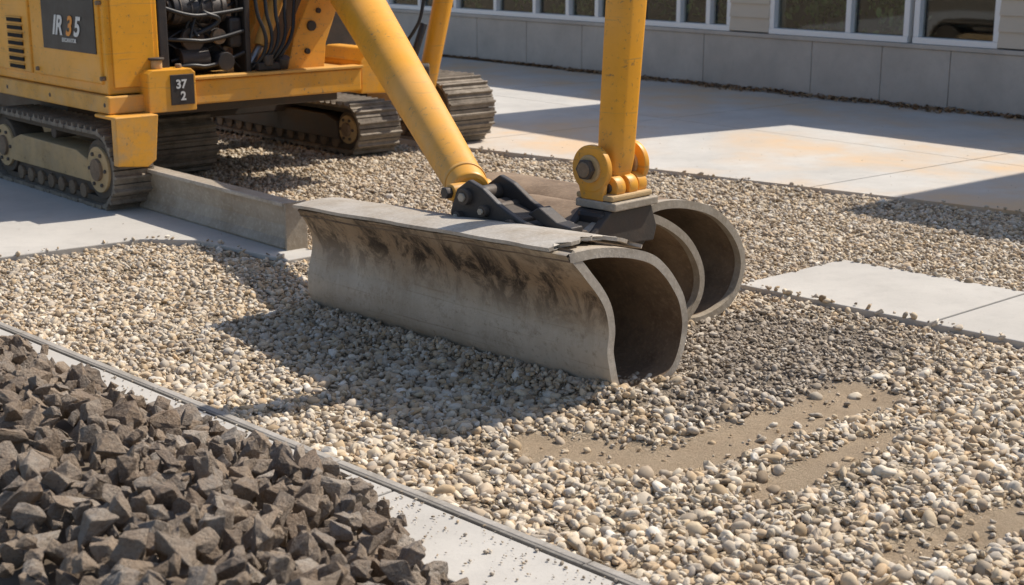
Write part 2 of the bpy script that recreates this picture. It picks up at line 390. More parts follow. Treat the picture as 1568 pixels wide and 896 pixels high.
def band(ya,yb,dens,size):
    wv=.40
    area_x0,area_x1=-yb*wv-.5,yb*wv+.7
    n=int((yb-ya)*(area_x1-area_x0)*dens)
    y=rng.uniform(ya,yb,n); x=rng.uniform(area_x0,area_x1,n)
    k=(np.abs(x)<y*wv+.6)&((x+y)>3.855)
    x,y=x[k],y[k]
    # ragged margin where stones lap on to the slabs
    jx=x+rng.normal(0,.012,len(x))+.015*wav(x,y,17,2); jy=y+rng.normal(0,.012,len(x))
    k=~(inpoly(jx,jy,SLAB_R)|inpoly(jx,jy,PAVB)|inpoly(jx,jy,PAVL))
    x,y=x[k],y[k]
    s=sandf(x,y)+.22*wav(x,y,40); gf=greyf(x,y)
    k=rng.random(len(x))>np.clip(s*1.12,0,.95)
    x,y=x[k],y[k];gf=gf[k];sv=s[k]
    z=np.maximum(bedz(x,y),np.where(inpoly(x,y,SLAB_R)|inpoly(x,y,PAVB)|inpoly(x,y,PAVL),.022,-1))
    n=len(x)
    gm=rng.random(n)<gf
    sz=size*np.clip(np.exp(rng.normal(0,.36,n)),.35,2.0); sz=np.where(gm,sz*.75,sz); sz=np.where(sv>.4,sz*.6,sz)
    tint=np.where(gm,rng.uniform(.6,1,n),rng.uniform(0,.12,n)+.15*sm(.2,.9,wav(x,y,1.7,5)))
    tint=np.clip(tint+.10*sm(7.5,10,y),0,1)
    z=z+rng.uniform(-.003,.011,n)
    rot=np.stack([rng.normal(0,.45,n),rng.normal(0,.45,n),rng.uniform(0,6.28,n)],1)
    scl=np.stack([sz,sz,sz],1)*rng.uniform(.8,1.2,(n,3))
    return np.stack([x,y,z],1),rot,scl,tint
parts=[band(3.25,4.6,2600,.035),band(4.6,5.6,3100,.031),band(5.6,6.8,3800,.027),band(6.8,9.0,3400,.0245),band(9.0,13.0,2000,.028)]
n=900; a=rng.uniform(-1.92,.10,n); b_=-.05+rng.normal(0,.045,n)
x=_bo[0]+a*_a[0]+b_*_b[0]; y=_bo[1]+a*_a[1]+b_*_b[1]; sz=rng.uniform(.014,.036,n)
parts.append((np.stack([x,y,bedz(x,y)+rng.uniform(0,.018,n)],1),rng.uniform(0,6.28,(n,3)),np.stack([sz]*3,1),rng.uniform(0,.6,n)))
n=650; x=rng.uniform(-2.6,3.2,n); y=rng.uniform(3.4,8,n); k=(x+y>3.95)&~(inpoly(x,y,SLAB_R)|inpoly(x,y,PAVL)); x,y=x[k],y[k]; n=len(x); sz=rng.uniform(.035,.058,n)*np.where(rng.random(n)<.1,1.3,1)
parts.append((np.stack([x,y,bedz(x,y)+.006],1),rng.normal(0,.4,(n,3))*[1,1,8],np.stack([sz,sz,sz*.8],1),rng.uniform(0,.7,n)))
n=500
x=rng.uniform(-3,4,n);y=rng.uniform(3.4,13,n); k=(inpoly(x,y,SLAB_R)|inpoly(x,y,PAVB)|inpoly(x,y,PAVL)); x,y=x[k],y[k]; n=len(x)
sz=rng.uniform(.004,.011,n)
parts.append((np.stack([x,y,np.full(n,.023)],1),rng.uniform(0,6.28,(n,3))*[0,0,1],np.stack([sz]*3,1),rng.uniform(0,1,n)))
l=rng.uniform(-5,-2.2,600); s_=3.34+.43*rng.random(600)**.6; P=np.array([sp(a,b_) for a,b_ in zip(s_,l)]); sz=rng.uniform(.004,.018,600)*rng.uniform(.4,1,600)
parts.append((np.column_stack([P,np.full(600,.034)]),rng.uniform(0,6.28,(600,3))*[0,0,1],np.stack([sz]*3,1),rng.uniform(0,1,600)))
scatter("gravel",*[np.concatenate([p[i] for p in parts]) for i in range(4)],pebc)

# rocks: split, irregular pieces
rkc=D.collections.new("rock_shapes")
for k in range(24):
    bm=bmesh.new()
    fy,fz=random.uniform(.6,.95),random.uniform(.5,.85)
    for sx in(-1,1):
        for sy in(-1,1):
            for sz in(-1,1):
                if random.random()<.25: continue
                bm.verts.new(Vector((sx*random.uniform(.14,.48),sy*random.uniform(.14,.46)*fy,sz*random.uniform(.14,.44)*fz)))
    for i in range(5):
        p=Vector([random.gauss(0,1) for _ in range(3)]).normalized()*random.uniform(.42,.56); bm.verts.new(Vector((p.x,p.y*fy,p.z*fz)))
    bmesh.ops.convex_hull(bm,input=bm.verts)
    for vt in [vv for vv in bm.verts if not vv.link_faces]: bm.verts.remove(vt)
    bmesh.ops.bevel(bm,geom=list(bm.edges),offset=.016,segments=1,affect='EDGES')
    bmesh.ops.triangulate(bm,faces=bm.faces)
    bmesh.ops.subdivide_edges(bm,edges=bm.edges,cuts=2,use_grid_fill=True)
    for vt in bm.verts:
        vt.co*=1+.16*noise.noise(vt.co*3.2+Vector((k*5,0,0)))+.08*noise.noise(vt.co*9+Vector((k*5,0,0)))
    me=D.meshes.new("rock_%d"%k); bm.to_mesh(me); bm.free(); me.materials.append(ROCK)
    rkc.objects.link(D.objects.new("rock_%d"%k,me))
def lim(l):
    return 3.60+.05*np.sin(l*3.1)+.03*np.sin(l*9)-.27*sm(-3.1,-2.6,l)
def moundz(s,l):
    d=(lim(l)-s)/1.414
    return np.clip(.42*d,0,.24)+.03*np.sin(s*6+l*2)*sm(0,.4,d)
ms=np.linspace(.6,3.8,60); ml=np.linspace(-7,-1.6,80); MS,ML=np.meshgrid(ms,ml)
xy=np.array([sp(a,b_) for a,b_ in zip(MS.ravel(),ML.ravel())])
zz=moundz(MS.ravel(),ML.ravel()); zz=np.where(MS.ravel()>lim(ML.ravel())-.05,-.1,zz-.03)
idx=np.arange(60*80).reshape(80,60)
q=np.stack([idx[:-1,:-1].ravel(),idx[:-1,1:].ravel(),idx[1:,1:].ravel(),idx[1:,:-1].ravel()],1)
meshobj("soil_mound",np.column_stack([xy,zz]).tolist(),q.tolist(),MUD,smooth=True)
P=[];cell={}
def tryadd(s,l,md,zoff,sz):
    x,y=sp(s,l); kx,ky=int(x/.1),int(y/.1)
    for i in(-1,0,1):
        for j in(-1,0,1):
            for (a,b_,zo) in cell.get((kx+i,ky+j),()):
                if zo==zoff and (a-x)**2+(b_-y)**2<md*md: return
    cell.setdefault((kx,ky),[]).append((x,y,zoff))
    P.append((x,y,float(moundz(s,l))+.03+zoff,sz))
for layer,(zoff,md,cnt) in enumerate(((0,.050,20000),(.038,.088,9000))):
    for _ in range(cnt):
        l=random.uniform(-6.2,-1.9); s=random.uniform(1.9,3.62)
        if s>float(lim(l))-.02: continue
        if layer and s>float(lim(l))-.12: continue
        tryadd(s,l,md,zoff,random.choice((random.uniform(.04,.07),random.uniform(.08,.11),random.uniform(.085,.13))))
for _ in range(70):
    l=random.uniform(-5.5,-2.4); s=float(lim(l))+random.uniform(-.04,.05); x,y=sp(s,l); P.append((x,y,.042,random.uniform(.02,.06)))
P=np.array(P); n=len(P)
scatter("rock_pile",P[:,:3],rng.uniform(0,6.28,(n,3)),np.stack([P[:,3]]*3,1)*rng.uniform(.8,1.25,(n,3)),rng.random(n),rkc)

# ------------------------------------------------------------------ building
ang=math.atan2(wd.y,wd.x)
bld=empty("office_building",(W0.x,W0.y,0),ang)
def zbox(name,x0,x1,y0,y1,z0,z1,mat,bev=.004): return box(name,x0,x1,y0,y1,z0,z1,mat,bld,bev)
SID,nt,b=newmat("beige_siding"); n=noise_n(nt,3,6,.6)
nt.links.new(mix(nt,n.outputs[0],(.62,.54,.43),(.52,.45,.36)),b.inputs['Base Color']); b.inputs['Roughness'].default_value=.7
WF,nt,b=newmat("white_window_frame"); b.inputs['Base Color'].default_value=(.82,.81,.79,1); b.inputs['Roughness'].default_value=.45
GL,nt,b=newmat("dark_glass"); b.inputs['Base Color'].default_value=(.9,.95,.93,1); b.inputs['Roughness'].default_value=.02
b.inputs['Transmission Weight'].default_value=1; b.inputs['IOR'].default_value=1.45
INT,nt,b=newmat("interior_dark"); n=noise_n(nt,1.4,5,.6)
nt.links.new(ramp(nt,n.outputs[0],[(.4,(.012,.012,.012)),(.7,(.035,.035,.03))]).outputs[0],b.inputs['Base Color'])
FOL,nt,b=newmat("plant_leaves"); oi=N(nt,'ShaderNodeObjectInfo')
nt.links.new(ramp(nt,oi.outputs['Random'],[(0,(.04,.08,.02)),(1,(.14,.22,.05))]).outputs[0],b.inputs['Base Color'])
BX0,BX1=-12,24
joints=[-12,-9,-6,-3.2,-.9,.3,1.39,2.45,3.54,4.54,5.63,7.2,8.1,8.91,10.3,12,14,16,18,21,24]
for i in range(len(joints)-1):
    zbox("plinth_panel_%d"%i,joints[i]+.004,joints[i+1]-.004,0,.3,-.1,.60,CONCW,.006)
zbox("plinth_core",BX0,BX1,.02,.35,-.1,.595,CONCW,0)
zbox("sill_band",BX0,BX1,-.02,.3,.603,.645,CONCW,.004)
zbox("interior_back",BX0,BX1,1.6,6,0,2.35,INT,0)
def window(i,x0,x1,mull,z0=.66,z1=2.0):
    zbox("glass_%d"%i,x0,x1,.10,.108,z0,z1,GL,0)
    zbox("frame_bottom_%d"%i,x0,x1,.02,.14,z0-.012,z0+.05,WF)
    zbox("frame_top_%d"%i,x0,x1,.02,.14,z1-.05,z1,WF)
    for k,m_ in enumerate([x0+.03]+mull+[x1-.03]):
        zbox("mullion_%d_%d"%(i,k),m_-.032,m_+.032,.03,.135,z0+.051,z1-.051,WF)
window(0,-11,6.0,[-10,-9,-8,-7,-6,-5,-4,-3.2,-2.4,-1.6,-.8,0,.85,1.75,2.57,3.22,3.77,4.5,5.18,5.65])
window(1,6.57,8.38,[7.63]); window(2,8.44,9.40,[])
window(3,12.5,15.5,[14])
def siding(x0,x1,z0=.66,z1=2.3):
    z=z0;i=0
    while z<z1:
        extr("siding_%d_%d"%(int(x0*10),i),[(.012,z),(.03,z+.150),(.1,z+.150),(.1,z)],'x',x0,x1,SID,bld,0); z+=.152;i+=1
    zbox("siding_back_%d"%int(x0*10),x0,x1,.101,.3,z0,z1,SID,0)
siding(6.0,6.57); siding(9.4,12.5); siding(15.5,24); siding(-12,-11)
zbox("lintel",BX0,BX1,0,.3,2.02,2.36,SID)
zbox("roof_low",BX0,BX1,-.06,6,2.363,2.46,CONCW)
zbox("upper_storey",6.95,8.95,.05,5,2.463,5.0,SID); zbox("upper_roof",6.9,9.0,-.02,5.1,5.003,5.1,CONCW)  # unseen block, added and sized to cast the stepped shadow on the paving
zbox("shadow_block_b",12.2,24,.05,5,2.463,5.9,SID); zbox("shadow_block_cap_b",12.15,24.1,-.02,5.1,5.903,6.0,CONCW)  # added block out of view, casts the shadow over the right-hand paving
LEAF,nt,b=newmat("dry_leaf"); oi=N(nt,'ShaderNodeObjectInfo')
nt.links.new(ramp(nt,oi.outputs['Random'],[(0,(.10,.06,.035)),(.5,(.26,.15,.07)),(1,(.38,.25,.13))]).outputs[0],b.inputs['Base Color']); b.inputs['Roughness'].default_value=.9
def leafcoll(nm,mat):
    lc=D.collections.new(nm)
    for k in range(3):
        me=D.meshes.new("%s_%d"%(nm,k)); me.from_pydata([(-.5,0,0),(-.15,.25,.1),(.2,.2,.05),(.5,0,.15),(.2,-.22,.1),(-.2,-.2,0)],[],[(0,1,5),(1,2,4,5),(2,3,4)]); me.materials.append(mat); lc.objects.link(D.objects.new("%s_%d"%(nm,k),me))
    return lc
lc=leafcoll("leaf_shapes",LEAF); fc=leafcoll("plant_leaf_shapes",FOL)
n=3200; w_=rng.uniform(.5,14,n); d_=np.abs(rng.normal(0,.07,n))*(1+.9*np.sin(w_*2.3)**2)*sm(1.5,6,w_)+.02
pp=np.array([tuple(W0+wd*a+wn*b_) for a,b_ in zip(w_,d_)])
scatter("leaf_litter",np.column_stack([pp,.026+rng.uniform(0,.025,n)]),rng.uniform(-.5,.5,(n,3))*[1,1,9],np.stack([rng.uniform(.03,.08,n)]*3,1),rng.random(n),lc)
pts=[]
for i in range(40):
    cx=rng.uniform(-4,9.2); cz=rng.uniform(.85,1.35); cy=rng.uniform(.30,.7); k=rng.integers(60,180)
    pts.append(np.column_stack([rng.normal(cx,.16,k),np.clip(rng.normal(cy,.10,k),.2,1.4),rng.normal(cz,.18,k)]))
pts=np.concatenate(pts); n=len(pts)
o=scatter("indoor_plants",pts,rng.uniform(0,6.28,(n,3)),np.stack([rng.uniform(.05,.13,n)]*3,1),rng.random(n),fc); o.parent=bld

# ------------------------------------------------------------------ excavator
EX=empty("excavator",(-2.54,8.79,0),math.atan2(-.751,.66))
def eb(n,*a,mat=YEL,bev=.01): return box(n,*a,mat,EX,bev)
def track(nm,xa,xb,y0,y1,H,zb=.0,plate=TAN,side=True,mat=TRK):
    r=H/2-.03; ca,cb=xa+H/2,xb-H/2; zc=zb+H/2
    per=2*(cb-ca)+2*math.pi*r; ns=int(per/.085); vs=[];fs=[]
    def pt(t):
        L=cb-ca
        if t<L: return ca+t,zc+r,0
        t-=L
        if t<math.pi*r: a=t/r; return cb+math.sin(a)*r,zc+math.cos(a)*r,a
        t-=math.pi*r
        if t<L: return cb-t,zc-r,math.pi
        t-=L; a=t/r; return ca-math.sin(a)*r,zc-math.cos(a)*r,math.pi+a
    for i in range(ns):
        x,z,a=pt((i+.5)*per/ns); tx,tz=math.cos(a),-math.sin(a); nx_,nz_=math.sin(a),math.cos(a)
        hw=per/ns*.47; jj=random.uniform(-.004,.004)
        prof=[(-hw,-.012),(-hw,.010),(-hw*.35,.012),(-hw*.2,.034),(hw*.15,.034),(hw*.3,.012),(hw,.008),(hw,-.012)]
        b0=len(vs)
        for yy in(y0+jj,y1+jj):
            for p_,q_ in prof: vs.append((x+tx*p_+nx_*q_,yy,z+tz*p_+nz_*q_))
        m_=len(prof)
        fs+=[(b0+j,b0+(j+1)%m_,b0+m_+(j+1)%m_,b0+m_+j) for j in range(m_)]+[tuple(b0+j for j in range(m_))[::-1],tuple(b0+m_+j for j in range(m_))]
    meshobj(nm+"_shoes",vs,fs,mat,EX)
    K=48; vs=[];fs=[]
    for i in range(K):
        x,z,a=pt(i*per/K)
        for rr in(.014,.05):
            for yy in(y0+.04,y1-.04): vs.append((x-math.sin(a)*rr,yy,z-math.cos(a)*rr))
    for i in range(K):
        a_=4*i;b_=4*((i+1)%K)
        fs+=[(a_,b_,b_+1,a_+1),(a_+2,a_+3,b_+3,b_+2),(a_,a_+2,b_+2,b_),(a_+1,b_+1,b_+3,a_+3)]
    meshobj(nm+"_chain",vs,fs,TRKD,EX)
    for j,cx in enumerate((ca,cb)):
        cyl(nm+"_wheel_%d"%j,(cx,y0+.03,zc),(cx,y1-.03,zc),r*.80,TRKD,EX)
        cyl(nm+"_rim_%d"%j,(cx,y0+.012,zc),(cx,y0+.05,zc),r*.62,TAN if side else DARKI,EX)
        cyl(nm+"_hub_%d"%j,(cx,y0-.01,zc),(cx,y0+.04,zc),r*.30,RUST,EX)
        for k in range(6):
            an=k*math.pi/3; c_=(cx+math.cos(an)*r*.46,zc+math.sin(an)*r*.46)
            cyl(nm+"_bolt_%d_%d"%(j,k),(c_[0],y0+.0,c_[1]),(c_[0],y0+.03,c_[1]),.012,DARKI,EX,seg=8,bev=0)
    if side:
        extr(nm+"_frame",[(ca+.10,zc-.09),(ca+.14,zc+.06),(ca+.3,zc+.105),(cb-.3,zc+.095),(cb-.14,zc+.05),(cb-.12,zc-.09)],'y',y0+.01,y1-.03,plate,EX)
        box(nm+"_frame_low",ca+.12,cb-.14,y0+.05,y1-.05,zc-.16,zc-.092,DARKI,EX)
        k=0; xx=ca+.2
        while xx<cb-.15:
            cyl(nm+"_roller_%d"%k,(xx,y0+.03,zb+.095),(xx,y1-.04,zb+.095),.048,RUST,EX); xx+=.165;k+=1
        cyl(nm+"_toproller",((ca+cb)/2,y0+.06,zc+.16),((ca+cb)/2,y1-.06,zc+.16),.04,DARKI,EX)
track("track_a",-1.86,.14,0,.27,.53)
track("track_b",-3.2,-.92,.55,1.34,.46)
track("track_c",-3.6,-.80,2.52,2.92,.42,plate=DARKI)
track("track_d",-3.4,-.72,3.36,3.84,.57)
eb("chassis",-3.0,-1.15,.30,2.2,.46,.62,mat=DARKI)
eb("chassis_front",-1.14,-.2,.40,1.9,.56,.62,mat=DARKI)
eb("axle_beam",-2.2,-1.9,1.2,3.8,.28,.44,mat=DARKI)
eb("lower_frame_side",-3.2,.05,.03,.50,.625,.735,mat=YEL2)
eb("body_side",-3.2,.0,.06,.42,.738,2.0)
eb("body_door",-1.06,-.05,.045,.10,.80,1.95,bev=.012)
eb("body_door_rear",-2.2,-1.10,.045,.10,.80,1.95,bev=.012)
eb("body_rear",-3.2,-1.15,.44,2.1,.62,2.0)
eb("body_roof",-3.2,-.03,.05,1.15,2.003,2.06)
eb("corner_trim",.0,.012,.10,.38,.78,1.9,mat=YEL,bev=.005)
for i in range(7):
    z=.82+i*.052; eb("vent_%d"%i,-1.44,-1.20,.036,.06,z,z+.026,mat=HOLE,bev=.003)
    eb("vent_lip_%d"%i,-1.45,-1.19,.030,.05,z+.028,z+.036,mat=YEL2,bev=.002)
eb("decal_plate",-.86,-.09,.038,.06,.985,1.55,mat=BLACK,bev=.003)
def text(nm,s,loc,size,mat,rot,shear=0):
    cu=D.curves.new(nm,'FONT'); cu.body=s; cu.size=size; cu.extrude=.001; cu.shear=shear; cu.offset=size*.03; cu.materials.append(mat)
    o=D.objects.new(nm,cu); C.objects.link(o); o.parent=EX; o.location=loc; o.rotation_euler=rot
H_=math.pi/2
text("decal_text","IR",(-.70,.034,1.085),.17,WHITE,(H_,0,0),.35)
text("decal_text_b","3",(-.50,.034,1.085),.17,ORANGE,(H_,0,0),.35)
text("decal_text_c","5",(-.385,.034,1.085),.17,WHITE,(H_,0,0),.35)
text("decal_small","EXCAVATOR",(-.56,.034,1.04),.035,WHITE,(H_,0,0),.2)
for i,(x,z) in enumerate(((-.03,.84),(-.98,.84),(-.03,1.3),(.0,.68),(-.8,.68),(-1.5,.68))):
    cyl("bolt_%d"%i,(x,.028,z),(x,.06,z),.014,RUST if i<3 else DARKI,EX,seg=10,bev=0)
eb("front_sill",-.1,.04,.06,.30,.628,.735)
extr("post_box",[(.27,.62),(.27,.86),(.30,.885),(.57,.885),(.60,.86),(.60,.62)],'x',-.06,.12,YEL,EX)
eb("post_plate",.115,.126,.42,.585,.66,.85,mat=BLACK,bev=.003)
text("post_mark","37",(.128,.455,.765),.075,WHITE,(H_,0,H_)); text("post_mark_b","2",(.128,.485,.69),.075,WHITE,(H_,0,H_))
cyl("post_cap",(.03,.38,.885),(.03,.38,.94),.035,TAN,EX); cyl("post_cap_b",(.03,.38,.94),(.03,.38,.955),.05,DARKI,EX)
cyl("post_bolt",(.05,.52,.88),(.05,.52,.91),.02,RUST,EX)
eb("deck_beam",.0,.07,.603,1.92,.645,.80,bev=.012)
eb("deck_lip",-.02,.085,.603,1.93,.803,.822,mat=YEL2,bev=.004)
eb("deck_plate",-1.15,-.02,.45,1.95,.765,.806,mat=YEL2)
extr("deck_end",[(1.93,.62),(1.93,.84),(2.02,.93),(2.14,.93),(2.24,.84),(2.26,.70),(2.18,.61)],'x',-.5,.05,YEL,EX,.012)
extr("leg_plate",[(.0,.32),(.0,.62),(.29,.62),(.26,.34),(.20,.30)],'x',.13,.19,YEL,EX)
eb("leg_top",-.1,.19,.0,.29,.600,.622,mat=YEL)
eb("bay_back",-1.14,-1.0,.44,1.2,.8,2.0,mat=BLACK)
eb("engine_block",-.85,-.22,.52,1.02,.82,1.10,mat=BLACK,bev=.03)
eb("engine_head",-.75,-.28,.56,.98,1.10,1.20,mat=DARKI,bev=.02)
cyl("air_filter",(-.12,.56,1.24),(-.12,.94,1.24),.095,BLACK,EX)
for i in range(5): cyl("filter_ring_%d"%i,(-.12,.60+i*.075,1.24),(-.12,.612+i*.075,1.24),.101,DARKI,EX)
cyl("filter_cap",(-.12,.53,1.24),(-.12,.56,1.24),.07,DARKI,EX)
cyl("muffler",(-.30,.55,1.48),(-.30,1.05,1.48),.11,DARKI,EX)
cyl("pump",(-.10,.60,.92),(-.10,.80,.92),.075,BLACK,EX); cyl("pump_b",(-.15,.90,.90),(.0,.90,.90),.06,BLACK,EX)
cyl("pulley",(-.10,.70,1.05),(-.06,.70,1.05),.08,DARKI,EX); cyl("pulley_b",(-.08,.88,1.06),(-.04,.88,1.06),.05,RUST,EX)
eb("tank",-.2,-.05,.96,1.06,.98,1.18,mat=BLACK,bev=.025)
eb("bay_post",-.12,.0,.425,.49,.81,2.0,mat=BLACK); eb("bay_post_b",-.2,-.02,1.06,1.10,.81,2.0,mat=BLACK)
for i in range(7):
    a=[(random.uniform(-.2,.0),random.uniform(.48,1.08),random.uniform(.84,1.55)) for _ in range(4)]
    a.sort(key=lambda q:q[2])
    hose("hose_%d"%i,a,random.choice((.009,.013,.018)),RUB,EX)
for i in range(3):
    hose("hose_x_%d"%i,[(-.05,.48,.86+.2*i),(.0,.62,.90+.15*i),(-.02,.8,.86+.17*i),(-.03,1.05,.95+.14*i)],.014,RUB,EX)
extr("mast_plate",[(1.12,.81),(1.18,1.0),(1.26,1.12),(1.3,2.0),(1.42,2.0),(1.40,1.15),(1.36,.95),(1.40,.81)],'x',-.30,-.22,YEL,EX)
extr("mast_plate_b",[(1.40,.81),(1.46,1.02),(1.62,1.32),(1.75,1.9),(1.98,1.9),(1.86,1.3),(1.72,.98),(1.70,.81)],'x',-.16,-.06,YEL,EX)
for i,(y,z,r) in enumerate(((1.60,1.10,.035),(1.56,.93,.02),(1.74,1.30,.03),(1.66,1.20,.018))):
    cyl("mast_pin_%d"%i,(-.07,y,z),(-.04,y,z),r,BLACK,EX,seg=20)
cyl("swing_cylinder",(-.1,1.22,.98),(-.12,1.52,1.60),.05,YEL2,EX); cyl("swing_rod",(-.1,1.22,.98),(-.09,1.12,.86),.028,CHROME,EX)
for i in range(5):
    hose("mast_hose_%d"%i,[(-.05,1.10+.04*i,.83),(.03,1.16+.03*i,.90),(.03,1.20+.05*i,1.05),(-.02,1.12+.08*i,1.25),(-.1,1.2+.09*i,1.7)],.013,RUB,EX)
cyl("valve",(.02,1.20,.86),(.02,1.20,.93),.035,DARKI,EX); cyl("valve_b",(.0,1.32,.84),(.03,1.32,.91),.04,BLACK,EX)
eb("valve_block",-.06,.03,1.12,1.30,.825,.88,mat=BLACK)
eb("mast_back",-1.4,-.7,1.25,2.7,.64,1.9,mat=DARKI)
eb("mast_head",-1.35,-.85,2.15,2.62,.63,1.62,mat=YEL)

bpy.context.view_layer.update()
INV=EX.matrix_world.inverted()
def L_(p): return tuple(INV@Vector(p))
cyl("boom",L_((-.175,5.95,.645)),L_((-1.50,11.30,1.732)),.086,YEL,EX,r1=.20,seg=48,bev=.02)
d_=Vector((-1.325,5.35,1.087)).normalized(); p0=Vector((-.175,5.95,.645))
cyl("boom_collar",L_(p0+d_*.10),L_(p0+d_*.125),.094,YEL2,EX,seg=48)
cyl("boom_root",L_((-1.30,11.0,1.70)),L_((-1.75,11.55,1.70)),.24,YEL,EX)
cyl("strut",L_((-.74,11.58,.30)),L_((-.40,11.83,1.95)),.075,YEL,EX,r1=.085)
cyl("strut_ram",L_((-.83,11.45,.62)),L_((-.70,11.5,1.02)),.03,BLACK,EX)
cyl("strut_clevis",L_((-.90,11.45,.66)),L_((-.66,11.45,.66)),.05,DARKI,EX)
hose("strut_hose",[L_(p) for p in((-.85,11.4,.6),(-.9,11.4,.8),(-.78,11.4,.95),(-.7,11.4,1.1),(-.66,11.5,1.5))],.014,RUB,EX)
cyl("boom_pin",L_((-.26,5.88,.655)),L_((-.10,6.02,.655)),.036,YEL,EX); cyl("boom_pin_bolt",L_((-.285,5.86,.655)),L_((-.25,5.89,.655)),.026,DARKI,EX,seg=6)

prof=[(.235,.0),(.215,.03),(.245,.07),(.26,.14),(.25,.22),(.235,.275),(.335,.275),(.345,.20),(.34,.10),(.36,.0)]
extr("dozer_blade",prof,'x',.0,1.70,GREYST,EX,.005)
eb("dozer_blade_rib",.02,1.69,.222,.236,.255,.278,mat=PALEST,bev=.004)
eb("dozer_end_plate",1.703,1.722,.22,.36,-.005,.282,mat=GREYST,bev=.004)
eb("dozer_arm",-.5,.9,.37,.44,.10,.18,mat=RUST)

# ------------------------------------------------------------------ grading bucket
BK=empty("grader_bucket",(.398,5.125,0),math.atan2(-.702,.713))
RP=[(-.29,.60),(-.20,.50),(-.115,.40),(-.065,.28),(-.06,.16),(-.02,.03),(.07,-.03),(.22,-.03),(.34,.01),(.42,.12),(.43,.22),(.37,.37),(.25,.49),(.08,.565),(-.13,.60)]
LP=[(-.07,.485),(-.015,.41),(.01,.33),(-.01,.24),(-.03,.16),(-.02,.07),(.04,-.02),(.2,-.03),(.33,.01),(.42,.12),(.45,.22),(.43,.35),(.34,.43),(.18,.475),(.04,.485)]
def profile(P,n=7):
    Q=list(P)+[((P[0][0]*.93+P[-1][0]*.07),(P[0][1]*.93+P[-1][1]*.07)+.006)]
    return catmull(Q,n,closed=False)
pr_,pl_=profile(RP),profile(LP); M_=len(pr_)
def offs(p,t,closed=True):
    d=np.roll(p,-1,0)-np.roll(p,1,0)
    if not closed: d[0]=p[1]-p[0]; d[-1]=p[-1]-p[-2]
    d/=np.linalg.norm(d,axis=1)[:,None]+1e-9
    return p+np.stack([-d[:,1],d[:,0]],1)*t
def shell(nm,pr0,pl0,a0,a1,t,mat,parent,K=24,notch=None,closed=True,mat2=None,mat3=None,dent=0):
    vs=[];fs=[];mi=[];M=len(pr0)
    for i in range(K+1):
        f=i/K; p=pr0*(1-f)+pl0*f
        if dent:
            for j in range(M):
                w_=dent*noise.noise(Vector((f*5,p[j][1]*4,p[j][0]*4)))+dent*.4*noise.noise(Vector((f*16,p[j][1]*11,3+p[j][0]*4)))
                p[j][0]+=w_; p[j][1]+=w_*.3
        q=offs(p,t,closed)
        for k,arr in enumerate((p,q)):
            for j in range(M):
                a=a0+(a1-a0)*f
                if i==0 and notch is not None: a+=notch[j]
                vs.append((a,arr[j][0],arr[j][1]))
    R2=2*M; rng_=M if closed else M-1
    for i in range(K):
        for j in range(rng_):
            j2=(j+1)%M
            fs.append((i*R2+j,i*R2+j2,(i+1)*R2+j2,(i+1)*R2+j)); mi.append(0)
            fs.append((i*R2+M+j,(i+1)*R2+M+j,(i+1)*R2+M+j2,i*R2+M+j2)); mi.append(1)
        if not closed:
            for j in(0,M-1): fs.append((i*R2+j,(i+1)*R2+j,(i+1)*R2+M+j,i*R2+M+j)); mi.append(0)
    for i in(0,K):
        for j in range(rng_):
            j2=(j+1)%M; fs.append((i*R2+j,i*R2+M+j,i*R2+M+j2,i*R2+j2)); mi.append(2)
    o=meshobj(nm,vs,fs,mat,parent,smooth=True)
    o.data.materials.append(mat2 or mat); o.data.materials.append(mat3 or mat)
    o.data.polygons.foreach_set('material_index',mi)
    md=o.modifiers.new('e','EDGE_SPLIT'); md.split_angle=math.radians(38)
    return o
nt_=np.zeros(M_)
for j in range(M_):
    z=j/(M_-1); nt_[j]=.006*math.sin(z*9)+.003*math.sin(z*47)
shell("mouldboard_tube",pr_,pl_,0,-1.86,.036,MB,BK,K=60,notch=nt_,mat2=RUST,mat3=PALEST,dent=.010)
TR=catmull([(-.305,.606),(-.13,.616),(.06,.590),(.19,.540)],5,False); TL=catmull([(-.085,.496),(.04,.504),(.18,.494),(.33,.452)],5,False)
mnotch=[-.04+.02*math.sin(j*2.3)+.015*math.sin(j*5.1) for j in range(len(TR))]
shell("top_plate",TR,TL,-.03,-1.875,.014,PALEST,BK,K=40,closed=False,notch=mnotch,dent=.008)
hose("lip_weld",[(a*-1.86,-.285*(1-a)-.07*a+.012,.592*(1-a)+.478*a) for a in np.linspace(0.02,1,14)],.006,RUST,BK)
# bearing hub on a web deep inside the open end, seen as a faint ring
cyl("inner_hub",(-.62,.16,.26),(-.40,.16,.26),.085,DARKI,BK); cyl("inner_hub_rim",(-.41,.16,.26),(-.385,.16,.26),.10,GREYST,BK); cyl("inner_hub_bore",(-.386,.16,.26),(-.38,.16,.26),.088,HOLE,BK)
box("inner_web",-.66,-.63,-.02,.40,.0,.48,RUST,BK)
